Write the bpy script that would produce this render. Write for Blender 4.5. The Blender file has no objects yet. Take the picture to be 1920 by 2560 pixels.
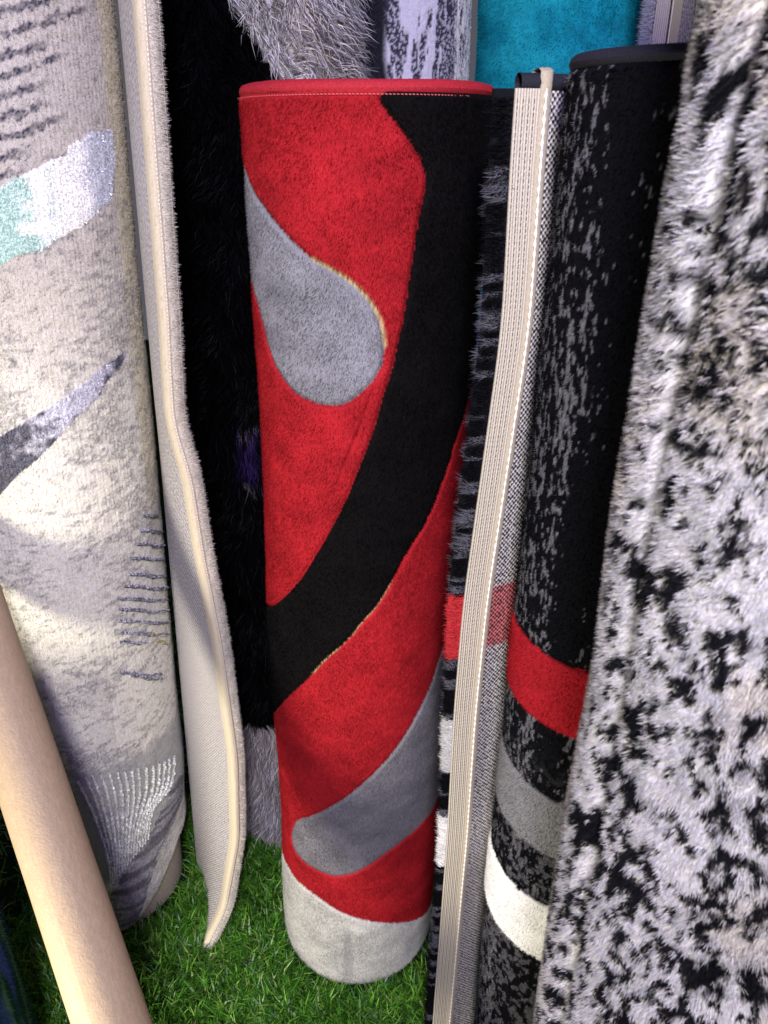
import bpy, math
import numpy as np

rng = np.random.default_rng(7)
R = math.radians
scene = bpy.context.scene
col = scene.collection

# ------------------------------------------------------------------ camera, world, lamps, exposure
CAM_H = 1.165
cam_d = bpy.data.cameras.new('camera')
cam = bpy.data.objects.new('camera', cam_d); col.objects.link(cam)
cam.location = (0, 0, CAM_H)
cam.rotation_euler = (R(90 - 26), 0, 0)
cam_d.sensor_fit = 'VERTICAL'; cam_d.sensor_height = 36.0
cam_d.lens = 18.0 / (1280 / 1934.0)
cam_d.clip_start = 0.02; cam_d.clip_end = 100
cam_d.dof.use_dof = True; cam_d.dof.focus_distance = 0.98; cam_d.dof.aperture_fstop = 16
scene.camera = cam

world = bpy.data.worlds.new('World'); scene.world = world; world.use_nodes = True
bg = world.node_tree.nodes['Background']
bg.inputs[0].default_value = (0.62, 0.60, 0.72, 1); bg.inputs[1].default_value = 0.15

def lamp(name, loc, aim, energy, color, size):
    d = bpy.data.lights.new(name, 'AREA'); d.shape = 'DISK'; d.size = size
    d.energy = energy; d.color = color
    o = bpy.data.objects.new(name, d); col.objects.link(o); o.location = loc
    v = np.array(aim, float) - np.array(loc, float)
    o.rotation_euler = (math.atan2(math.hypot(v[0], v[1]), -v[2]), 0, math.atan2(v[1], v[0]) - math.pi / 2)
    return o
lamp('shop_lamp', (0.02, -0.45, 1.66), (-0.05, 0.85, 0.55), 28, (1.0, 0.970, 0.875), 0.22)
lamp('floor_lamp', (-0.60, 0.08, 0.30), (-0.36, 0.80, 0.50), 10.5, (1.0, 0.92, 0.74), 0.12)
lamp('violet_lamp', (0.05, -0.45, 2.10), (0.0, 0.9, 0.6), 17, (0.24, 0.12, 1.0), 0.30)

scene.view_settings.view_transform = 'Standard'; scene.view_settings.look = 'None'
scene.view_settings.exposure = 0.0; scene.view_settings.gamma = 1.0
scene.view_settings.use_curve_mapping = False
scene.cycles.use_denoising = True
scene.cycles.max_bounces = 6

# ------------------------------------------------------------------ numeric helpers
TAB = {}
def vnoise(u, v, seed=0):
    if seed not in TAB:
        TAB[seed] = np.random.default_rng(100 + seed).random((256, 256))
    t = TAB[seed]
    iu = np.floor(u).astype(int); iv = np.floor(v).astype(int)
    fu = u - iu; fv = v - iv
    fu = fu * fu * (3 - 2 * fu); fv = fv * fv * (3 - 2 * fv)
    a = t[iu & 255, iv & 255]; b = t[(iu + 1) & 255, iv & 255]
    c = t[iu & 255, (iv + 1) & 255]; d = t[(iu + 1) & 255, (iv + 1) & 255]
    return (a * (1 - fu) + b * fu) * (1 - fv) + (c * (1 - fu) + d * fu) * fv
def fbm(u, v, seed=0, octv=4, gain=0.5):
    s = 0; a = 1; tot = 0
    for k in range(octv):
        s = s + a * vnoise(u * 2 ** k + 17.3 * k, v * 2 ** k + 9.1 * k, seed + k); tot += a; a *= gain
    return s / tot
def sstep(a, b, x):
    t = np.clip((x - a) / (b - a), 0, 1); return t * t * (3 - 2 * t)
def inpoly(u, v, poly):
    r = np.zeros(u.shape, bool); n = len(poly)
    for i in range(n):
        x1, y1 = poly[i]; x2, y2 = poly[(i + 1) % n]
        if y1 == y2: continue
        c = ((y1 > v) != (y2 > v)) & (u < (x2 - x1) * (v - y1) / (y2 - y1) + x1)
        r ^= c
    return r
def dline(u, v, pts, closed=False):
    d = np.full(u.shape, 9.0); n = len(pts)
    for i in range(n if closed else n - 1):
        x1, y1 = pts[i]; x2, y2 = pts[(i + 1) % n]
        dx, dy = x2 - x1, y2 - y1; L = dx * dx + dy * dy + 1e-12
        t = np.clip(((u - x1) * dx + (v - y1) * dy) / L, 0, 1)
        d = np.minimum(d, np.hypot(u - x1 - t * dx, v - y1 - t * dy))
    return d
def smooth(pts, k=2, closed=False):
    p = np.array(pts, float)
    for _ in range(k):
        q = np.roll(p, -1, 0) if closed else p[1:]
        b = p if closed else p[:-1]
        m = np.empty((2 * len(b), 2)); m[0::2] = b * .75 + q * .25; m[1::2] = b * .25 + q * .75
        p = m if closed else np.vstack([p[:1], m, p[-1:]])
    return p
def nrmz(a): return a / np.maximum(np.linalg.norm(a, axis=-1, keepdims=True), 1e-9)
def mixc(a, b, t): return np.asarray(a) * (1 - t[..., None]) + np.asarray(b) * t[..., None]

# ------------------------------------------------------------------ object helpers
BASE = {}
def tag(o, label, cat, group=None, kind=None):
    if label: o['label'] = label
    if cat: o['category'] = cat
    if group: o['group'] = group
    if kind: o['kind'] = kind
    return o
def thing(name, loc, label, cat):
    o = bpy.data.objects.new(name, None); col.objects.link(o); o.location = loc
    o.empty_display_size = 0.05
    BASE[o.name] = np.array(loc, float)
    return tag(o, label, cat)
def mk(name, V, F, mat, parent=None, c=None, sz=None, sm=True, kind=None):
    V = np.asarray(V, float); F = np.asarray(F, int)
    b = BASE[parent.name] if parent else np.zeros(3)
    me = bpy.data.meshes.new(name)
    k = F.shape[1]; m = len(F); n = len(V)
    me.vertices.add(n); me.vertices.foreach_set('co', (V - b).astype(np.float32).ravel())
    me.loops.add(m * k); me.loops.foreach_set('vertex_index', F.astype(np.int32).ravel())
    me.polygons.add(m); me.polygons.foreach_set('loop_start', (np.arange(m) * k).astype(np.int32))
    me.polygons.foreach_set('use_smooth', np.full(m, sm))
    me.update(calc_edges=True)
    if c is not None:
        a = me.color_attributes.new('Col', 'FLOAT_COLOR', 'POINT')
        cc = np.ones((n, 4), np.float32); cc[:, :3] = np.clip(c, 0, 1)
        a.data.foreach_set('color', cc.ravel())
    if sz is not None:
        a = me.attributes.new('sz', 'FLOAT_VECTOR', 'POINT')
        s3 = np.zeros((n, 3), np.float32); s3[:, :2] = sz
        a.data.foreach_set('vector', s3.ravel())
    me.materials.append(mat)
    o = bpy.data.objects.new(name, me); col.objects.link(o)
    if parent: o.parent = parent
    BASE[o.name] = b
    if kind: o['kind'] = kind
    return o
def gridmesh(name, P, mat, parent=None, C=None, SZ=None, mask=None, flip=False, kind=None, sm=True):
    n, m = P.shape[:2]
    idx = np.arange(n * m).reshape(n, m)
    F = np.stack([idx[:-1, :-1], idx[:-1, 1:], idx[1:, 1:], idx[1:, :-1]], -1)
    F = F[mask] if mask is not None else F.reshape(-1, 4)
    if flip: F = F[:, ::-1]
    u, inv = np.unique(F, return_inverse=True)
    return mk(name, P.reshape(-1, 3)[u], inv.reshape(-1, 4), mat, parent,
              None if C is None else C.reshape(-1, 3)[u], None if SZ is None else SZ.reshape(-1, 2)[u], kind=kind, sm=sm)
def fibres(name, P, N, L, W, lean, C, mat, parent, bend=None, kind='stuff'):
    n = len(P); L = np.broadcast_to(L, n)[:, None]; W = np.broadcast_to(W, n)[:, None]
    d = nrmz(N + lean)
    s = np.cross(d, N); s = nrmz(nrmz(s) + 0.45 * rng.normal(size=(n, 3)))
    s = nrmz(s - d * (s * d).sum(1, keepdims=True))
    if bend is None:
        V = np.stack([P - s * W / 2, P + s * W / 2, P + d * L], 1).reshape(-1, 3)
        F = np.arange(3 * n).reshape(n, 3); k = 3
    else:
        m = P + d * L * .55; d2 = nrmz(d + bend); t = m + d2 * L * .45
        V = np.stack([P - s * W / 2, P + s * W / 2, m - s * W * .42, m + s * W * .42, t], 1).reshape(-1, 3)
        b = (np.arange(n) * 5)[:, None, None]
        F = (b + np.array([[0, 1, 3], [0, 3, 2], [2, 3, 4]])[None]).reshape(-1, 3); k = 5
    return mk(name, V, F, mat, parent, np.repeat(C, k, 0), kind=kind)
def tube(name, path, r, mat, parent=None, nseg=8, closed=False, c=None, flat=1.0, kind=None):
    p = np.asarray(path, float); n = len(p)
    t = nrmz(np.roll(p, -1, 0) - np.roll(p, 1, 0)) if closed else nrmz(np.gradient(p, axis=0))
    up = np.where(np.abs(t[:, 2:3]) > .9, [[0, 1, 0]], [[0, 0, 1]])
    a = nrmz(np.cross(t, up)); b = np.cross(a, t)
    th = np.linspace(0, 2 * math.pi, nseg, endpoint=False)
    rr = np.broadcast_to(r, n)[:, None, None]
    V = p[:, None] + rr * (np.cos(th)[None, :, None] * a[:, None] * flat + np.sin(th)[None, :, None] * b[:, None])
    V = np.concatenate([V, V[:, :1]], 1)
    if closed: V = np.concatenate([V, V[:1]], 0)
    return gridmesh(name, V, mat, parent, None if c is None else np.broadcast_to(c, V.shape).copy(), kind=kind)

# ------------------------------------------------------------------ materials
def nodes(name):
    m = bpy.data.materials.new(name); m.use_nodes = True
    nt = m.node_tree; return m, nt, nt.nodes, nt.links, nt.nodes['Principled BSDF']
def pile_mat(name, rough=0.95, sheen=0.25, spec=0.15, metal=0.0, var=0.25, vscale=900, bump=0.0, bscale=900, trans=0.0, attr=True, color=None):
    m, nt, N, K, b = nodes(name)
    b.inputs['Roughness'].default_value = rough; b.inputs['Metallic'].default_value = metal
    b.inputs['Specular IOR Level'].default_value = spec
    b.inputs['Sheen Weight'].default_value = sheen; b.inputs['Sheen Roughness'].default_value = 0.45
    tc = N.new('ShaderNodeTexCoord')
    nz = N.new('ShaderNodeTexNoise'); nz.inputs['Scale'].default_value = vscale; nz.inputs['Detail'].default_value = 2
    K.new(tc.outputs['Object'], nz.inputs['Vector'])
    mr = N.new('ShaderNodeMapRange'); mr.inputs[1].default_value = .3; mr.inputs[2].default_value = .7
    mr.inputs[3].default_value = 1 - var; mr.inputs[4].default_value = 1 + var
    K.new(nz.outputs['Fac'], mr.inputs[0])
    mx = N.new('ShaderNodeVectorMath'); mx.operation = 'SCALE'
    if attr:
        at = N.new('ShaderNodeAttribute'); at.attribute_name = 'Col'; K.new(at.outputs['Color'], mx.inputs[0])
    else:
        mx.inputs[0].default_value = color
    K.new(mr.outputs[0], mx.inputs['Scale'])
    K.new(mx.outputs[0], b.inputs['Base Color'])
    if sheen: K.new(mx.outputs[0], b.inputs['Sheen Tint'])
    if bump:
        n2 = N.new('ShaderNodeTexNoise'); n2.inputs['Scale'].default_value = bscale; n2.inputs['Detail'].default_value = 3
        K.new(tc.outputs['Object'], n2.inputs['Vector'])
        bp = N.new('ShaderNodeBump'); bp.inputs['Strength'].default_value = bump; bp.inputs['Distance'].default_value = .002
        K.new(n2.outputs['Fac'], bp.inputs['Height']); K.new(bp.outputs[0], b.inputs['Normal'])
    if trans:
        tr = N.new('ShaderNodeBsdfTranslucent'); ms = N.new('ShaderNodeMixShader'); ms.inputs[0].default_value = trans
        K.new(mx.outputs[0], tr.inputs[0]); K.new(b.outputs[0], ms.inputs[1]); K.new(tr.outputs[0], ms.inputs[2])
        K.new(ms.outputs[0], N['Material Output'].inputs['Surface'])
    return m
def weave_mat(name, pitch_s, pitch_z, dark, diag=0.0):
    m, nt, N, K, b = nodes(name)
    b.inputs['Roughness'].default_value = .9; b.inputs['Specular IOR Level'].default_value = .15
    at = N.new('ShaderNodeAttribute'); at.attribute_name = 'sz'
    ac = N.new('ShaderNodeAttribute'); ac.attribute_name = 'Col'
    sx = N.new('ShaderNodeSeparateXYZ'); K.new(at.outputs['Vector'], sx.inputs[0])
    def mt(op, a, bb):
        q = N.new('ShaderNodeMath'); q.operation = op
        for i, x in enumerate((a, bb)):
            if x is None: continue
            if isinstance(x, (int, float)): q.inputs[i].default_value = x
            else: K.new(x, q.inputs[i])
        return q.outputs[0]
    zz = mt('ADD', sx.outputs[1], mt('MULTIPLY', sx.outputs[0], diag))
    a = mt('SINE', mt('MULTIPLY', sx.outputs[0], 2 * math.pi / pitch_s), None)
    c = mt('SINE', mt('MULTIPLY', zz, 2 * math.pi / pitch_z), None)
    nz = N.new('ShaderNodeTexNoise'); nz.inputs['Scale'].default_value = 260; nz.inputs['Detail'].default_value = 2
    K.new(at.outputs['Vector'], nz.inputs['Vector'])
    h = mt('ADD', mt('MULTIPLY', a, c), mt('MULTIPLY', mt('SUBTRACT', nz.outputs['Fac'], .5), 3.2))
    mr = N.new('ShaderNodeMapRange'); mr.inputs[1].default_value = -.5; mr.inputs[2].default_value = .5
    K.new(h, mr.inputs[0])
    mx = N.new('ShaderNodeMixRGB'); mx.inputs[1].default_value = (*dark, 1)
    K.new(mr.outputs[0], mx.inputs[0]); K.new(ac.outputs['Color'], mx.inputs[2])
    K.new(mx.outputs[0], b.inputs['Base Color'])
    bp = N.new('ShaderNodeBump'); bp.inputs['Strength'].default_value = .6; bp.inputs['Distance'].default_value = .001
    K.new(h, bp.inputs['Height']); K.new(bp.outputs[0], b.inputs['Normal'])
    return m

M_pile = pile_mat('cut_pile', sheen=.5, spec=.05, var=.22)
M_fib = pile_mat('cut_pile_fibres', sheen=.9, spec=.05, var=.0, trans=.42)
M_shag = pile_mat('shag_fibres', rough=.55, sheen=0, spec=.07, var=0, trans=.3)
M_fib2 = pile_mat('plush_fibres', rough=.7, sheen=.2, spec=.15, var=0, trans=.42)
M_lurex = pile_mat('silver_lurex', rough=.38, sheen=0, spec=.7, metal=.25, var=.4, vscale=420, bump=.8, bscale=420)
M_lfib = pile_mat('lurex_fibres', rough=.3, sheen=0, spec=.8, metal=.25, var=0)
M_bind = pile_mat('binding_yarn', rough=.75, sheen=.2, spec=.25, var=.25, vscale=700, bump=.4)
M_tape = pile_mat('cotton_tape', rough=.9, sheen=.1, var=.15, vscale=800, bump=.5)
M_cream_back = weave_mat('cream_backing_weave', .0120, .0050, (.26, .245, .26), diag=-1.6)
M_black_back = weave_mat('black_backing_weave', .0046, .0052, (.03, .028, .03))
M_plainback = pile_mat('jute_backing', rough=.95, sheen=0, var=.3, vscale=500, attr=False, color=(.34, .30, .25))
M_inner_dark = pile_mat('dark_backing', rough=.95, sheen=0, var=.3, vscale=500, attr=False, color=(.05, .05, .055))
M_teal = pile_mat('teal_plush', sheen=.6, var=.16, vscale=60, bump=.5, bscale=1200)

# ------------------------------------------------------------------ the setting: ground under the turf
def ground():
    m, nt, N, K, b = nodes('turf_backing')
    nz = N.new('ShaderNodeTexNoise'); nz.inputs['Scale'].default_value = 140
    cr = N.new('ShaderNodeValToRGB'); cr.color_ramp.elements[0].color = (.004, .009, .003, 1); cr.color_ramp.elements[1].color = (.012, .035, .006, 1)
    K.new(nz.outputs['Fac'], cr.inputs[0]); K.new(cr.outputs[0], b.inputs['Base Color']); b.inputs['Roughness'].default_value = 1
    b.inputs['Specular IOR Level'].default_value = .05
    x = np.linspace(-3, 3, 13); y = np.linspace(-2, 5, 15)
    Y, X = np.meshgrid(y, x, indexing='ij')
    o = gridmesh('ground', np.stack([X, Y, np.full(X.shape, GZ)], -1), m)
    tag(o, None, None, kind='structure')
GZ = -0.03
ground()

# ------------------------------------------------------------------ rolls
class Roll:
    def __init__(s, cx, cy, r, lx=0., dr=0., z0=-.028, z1=1.5):
        s.cx, s.cy, s.r, s.lx, s.dr, s.z0, s.z1 = cx, cy, r, lx, dr, z0, z1
    def P(s, ph, z, off=0.):
        r = s.r + s.dr * z + off
        return np.stack([s.cx + s.lx * z + r * np.sin(ph), s.cy - r * np.cos(ph), z + 0 * ph], -1)
    def N(s, ph): return np.stack([np.sin(ph), -np.cos(ph), 0 * ph], -1)
def phis(a, b, fine, coarse=.12):
    return np.unique(np.concatenate([np.arange(-math.pi, a, coarse), np.linspace(a, b, max(2, int((b - a) / fine))), np.arange(b + coarse, math.pi, coarse), [math.pi]]))
def endround(z, z0, z1, rad):
    lo = np.clip((z0 + rad - z) / rad, 0, 1); hi = np.clip((z - z1 + rad) / rad, 0, 1)
    return -rad * (1 - np.sqrt(1 - lo ** 2)) - rad * (1 - np.sqrt(1 - hi ** 2))
def windings(roll, root, mat, turns=3.0, pitch=.013, th=.009, ph0=2.6, start=.014, name='inner_windings', ztop=None):
    n = int(turns * 56); ph = ph0 - np.linspace(0, 2 * math.pi * turns, n)
    off = -start - pitch * np.linspace(0, turns, n)
    zt = (roll.z1 if ztop is None else ztop) - .004; zb = roll.z0 + .004
    rows = []
    for (z, o) in ((zb, 0), (zt, 0), (zt, -th), (zb, -th), (zb, 0)):
        rows.append(roll.P(ph, np.full(n, z), off + o))
    return gridmesh(name, np.stack(rows), mat, root, sm=False)
FOOT = []
def sample(roll, n, a, b, z0, z1):
    ph = rng.uniform(a, b, n); z = rng.uniform(z0, z1, n); return ph, z
DOWN = np.array([0, 0, -1.])

# ================================================================== red, black and grey carpet
def red_carpet():
    ro = Roll(-.0435, .87, .117, .0275 / 1.22, .009 / 1.22, -.026, 1.198)
    FOOT.append((-.0435, .87, .12))
    root = thing('rolled_carpet', (-.0435, .87, -.026), 'upright red carpet roll with black band, grey teardrop and red stitched rim', 'carpet')
    rr = .123
    bl = [(.127,1.21),(.127,1.1971),(.096,1.1917),(.204,1.1766),(.283,1.1659),(.366,1.1535),(.432,1.1422),(.468,1.132),(.468,1.1241),(.451,1.1124),(.424,1.0992),(.411,1.0834),(.398,1.0669),(.381,1.053),(.362,1.0349),(.347,1.0189),(.327,1.0012),(.297,.9817),(.274,.9704),(.246,.955),(.201,.9366),(.153,.9173),(.117,.8975),(.058,.876),(-.029,.8464),(-.109,.8188),(-.176,.7997),(-.26,.7781),(-.381,.7501),(-.503,.722),(-.637,.6964),(-.824,.6691),(-1.028,.6453),(-1.2,.63),(-1.6,.605),(-2.1,.58)]
    br = [(2.4,1.0),(1.6,.95),(1.21,.8908),(1.027,.869),(.919,.8441),(.806,.8164),(.718,.7935),(.621,.7718),(.51,.7565),(.419,.7372),(.335,.7171),(.238,.6942),(.136,.6746),(.037,.6605),(-.063,.6408),(-.182,.6218),(-.341,.6),(-.563,.5599),(-.745,.5321),(-.979,.4979),(-1.154,.4713),(-1.5,.43),(-2.1,.38)]
    tear = [(-1.75,1.165),(-1.234,1.1303),(-.971,1.1094),(-.794,1.0958),(-.63,1.0805),(-.461,1.065),(-.334,1.0562),(-.237,1.0506),(-.144,1.0444),(-.051,1.0363),(.042,1.0248),(.113,1.0116),(.158,.9981),(.18,.9806),(.177,.9636),(.135,.9513),(.076,.9418),(.001,.9324),(-.084,.924),(-.185,.9188),(-.303,.9176),(-.427,.9192),(-.545,.9233),(-.658,.9306),(-.769,.9415),(-.868,.9521),(-.935,.9651),(-.986,.9792),(-1.049,.9967),(-1.167,1.012),(-1.75,1.05)]
    cres = [(1.75,.66),(1.421,.612),(1.121,.585),(.999,.5652),(.873,.535),(.785,.5203),(.659,.4991),(.512,.4715),(.374,.4493),(.241,.4301),(.111,.4114),(-.054,.3886),(-.226,.366),(-.393,.3454),(-.583,.323),(-.854,.2929),(-.945,.2714),(-.985,.2468),(-.941,.2303),(-.823,.2244),(-.66,.2223),(-.47,.2233),(-.328,.2234),(-.195,.2253),(-.012,.2364),(.167,.2497),(.349,.2653),(.542,.2748),(.746,.2822),(.95,.2891),(1.208,.2904),(1.446,.30),(1.75,.32)]
    silv = [(-2.2,.14),(-1.411,.1592),(-1.087,.17),(-.884,.1690),(-.676,.17),(-.48,.167),(-.278,.1556),(-.046,.1442),(.183,.1311),(.423,.1165),(.685,.0964),(.976,.0722),(1.354,.0482),(2.2,.04)]
    S = lambda p: [(a * rr, z) for a, z in p]
    bl, br, tear, cres, silv = (smooth(S(bl), 1), smooth(S(br), 2), smooth(S(tear), 2, True), smooth(S(cres), 2, True), smooth(S(silv), 2))
    band = np.vstack([bl, br[::-1], [(2.4 * rr, 1.21)]])
    low = np.vstack([silv, [(2.2 * rr, -.1), (-2.2 * rr, -.1)]])
    fine = .0018
    ph = phis(-1.75, 1.75, fine / rr)
    z = np.arange(ro.z0, ro.z1 + fine, fine)
    Z, PH = np.meshgrid(z, ph, indexing='ij')
    def region(s, zz):
        r = np.zeros(s.shape, int)
        r[inpoly(s, zz, low)] = 4
        r[inpoly(s, zz, band)] = 1
        r[inpoly(s, zz, tear)] = 2
        r[inpoly(s, zz, cres)] = 3
        return r
    def edge(s, zz):
        return np.minimum.reduce([dline(s, zz, bl), dline(s, zz, br), dline(s, zz, tear, True), dline(s, zz, cres, True), dline(s, zz, silv)])
    jut1 = smooth(S([(-.40,1.0605),(-.334,1.0572),(-.237,1.0516),(-.144,1.0454),(-.051,1.0373),(.042,1.0258),(.113,1.0126),(.158,.999),(.183,.98)]), 1)
    jut2 = smooth(S([(.335,.7171),(.238,.6942),(.136,.6746),(.037,.6605),(-.063,.6408),(-.182,.6218),(-.341,.6),(-.5,.571)]), 1)
    crease = smooth(S([(-.27, .815), (-.18, .84), (-.10, .868), (-.02, .893), (.05, .918), (.09, .935)]), 1)
    COL = np.array([(.31, .0130, .0185), (.0042, .0038, .0040), (.205, .205, .23), (.165, .16, .178), (.46, .46, .44)])
    RELIEF = np.array([0, .0006, -.0004, .0004, 0])
    def surf(s, zz):
        jag = .0007 * (fbm(s * 500, zz * 500, 3, 2) - .5) * 2
        reg = region(s + jag, zz + jag)
        e = edge(s, zz)
        off = RELIEF[reg] - .0038 * np.exp(-(e / .0024) ** 2)
        off += .0016 * (fbm(s * 22, zz * 22, 11, 3) - .5) + .0006 * (fbm(s * 160, zz * 160, 15, 2) - .5)
        off += .009 * (fbm(s * 6, zz * 3.5, 21, 2) - .5)
        off -= .0030 * np.exp(-(dline(s, zz, crease) / .0017) ** 2)
        c = COL[reg]
        tone = .68 + .64 * fbm(s * 30, zz * 42, 31, 4)
        tone *= .95 + .10 * fbm(s * 230, zz * 230, 37, 2)
        c = c * tone[..., None]
        j = np.maximum(np.exp(-(dline(s, zz, jut1) / .0019) ** 2), .8 * np.exp(-(dline(s, zz, jut2) / .0011) ** 2) * (fbm(s * 300, zz * 300, 5, 1) > .35))
        hatch = .55 + .45 * (np.sin(s * 2 * math.pi / .0028) > -.2)
        jc = np.array((.50, .42, .22)) * hatch[..., None]
        c = c * (1 - j[..., None]) + jc * j[..., None]
        return reg, off, c, e, j
    s = PH * rr
    reg, off, C, e, j = surf(s, Z)
    off = off + endround(Z, ro.z0, 2.0, .03) * .8 + endround(Z, -9, 1.2, .007) * .7 + .0015 * rng.normal(size=Z.shape) * .25
    # crease on the silver foot and a gentle dent
    off -= .004 * np.exp(-((s + .012) / .006) ** 2) * sstep(.14, .05, Z)
    P = ro.P(PH, Z, off)
    mid = region((s[:-1, :-1] + s[1:, 1:]) / 2, (Z[:-1, :-1] + Z[1:, 1:]) / 2)
    names = ['red_pile', 'black_band', 'grey_teardrop', 'grey_crescent', 'silver_foot']
    parts = []
    for k, nm in enumerate(names):
        o = gridmesh(nm, P, M_pile, root, C, mask=(mid == k)); parts.append(o)
    parts[1]['label'] = 'black curved band across the red carpet'
    parts[2]['label'] = 'light grey teardrop shape'; parts[3]['label'] = 'grey curved leaf shape'
    parts[4]['label'] = 'silver grey patch at the foot of the roll'
    n = 330000
    ph, zz = sample(ro, n, -1.75, 1.75, ro.z0 + .004, ro.z1 - .003)
    sv = ph * rr
    reg, off, C, e, j = surf(sv, zz)
    keep = j < .35
    ph, zz, sv, off, C, reg, e = [a[keep] for a in (ph, zz, sv, off, C, reg, e)]
    n = len(ph)
    off = off + endround(zz, ro.z0, 2.0, .03) * .8 + endround(zz, -9, 1.2, .007) * .7
    Nn = ro.N(ph)
    g = np.stack([fbm(sv * 45, zz * 45, 41, 3) - .5, fbm(sv * 45, zz * 45, 47, 3) - .5], 1)
    T = np.stack([np.cos(ph), np.sin(ph), 0 * ph], 1)
    lean = .7 * DOWN + T * (g[:, :1] * 1.6 + .18 * rng.normal(size=(n, 1))) + np.array([0, 0, 1.]) * (g[:, 1:] * 1.2 + .18 * rng.normal(size=(n, 1)))
    br_ = rng.normal(1, .09, (n, 1)).clip(.6, 1.4)
    fibres('pile_fibres', ro.P(ph, zz, off - .0012), Nn, rng.uniform(.0028, .0050, n), .0008, lean, C * br_, M_fib, root)
    # serged red rim
    m = 1500; t = np.linspace(-math.pi, math.pi, m, endpoint=False)
    path = ro.P(t, np.full(m, 1.2015) + .0012 * (fbm(t * 3 + 9, t * 0, 13, 2) - .5), -.0072)
    rad = .0066 * (1 + .04 * np.where(np.arange(m) % 2, 1, -1) + .03 * (fbm(t * 40, t * 0, 9, 2) - .5))
    b = tube('edge_binding', path, rad, M_bind, root, nseg=12, closed=True, c=(.36, .016, .026))
    ns = 230; V = []; F = []
    for i, a in enumerate(np.linspace(-math.pi, math.pi, ns, endpoint=False)):
        a1 = a + 2 * math.pi / ns * .62
        q = ro.P(np.array([a, a1, a1, a]), np.array([1.1958, 1.1955, 1.1963, 1.1966]), .0016)
        V += list(q); F.append([4 * i, 4 * i + 1, 4 * i + 2, 4 * i + 3])
    mk('stitching', V, F, M_bind, b, np.tile((.50, .10, .10), (len(V), 1)), kind='stuff')
    gridmesh('backing', ro.P(np.meshgrid(np.linspace(-math.pi, math.pi, 80), [ro.z0, ro.z1])[0], np.meshgrid(np.linspace(-math.pi, math.pi, 80), [ro.z0 + .003, ro.z1 - .002])[1], -.0105), M_plainback, root, flip=True)
    windings(ro, root, M_plainback, 3.2)
red_carpet()

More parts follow.
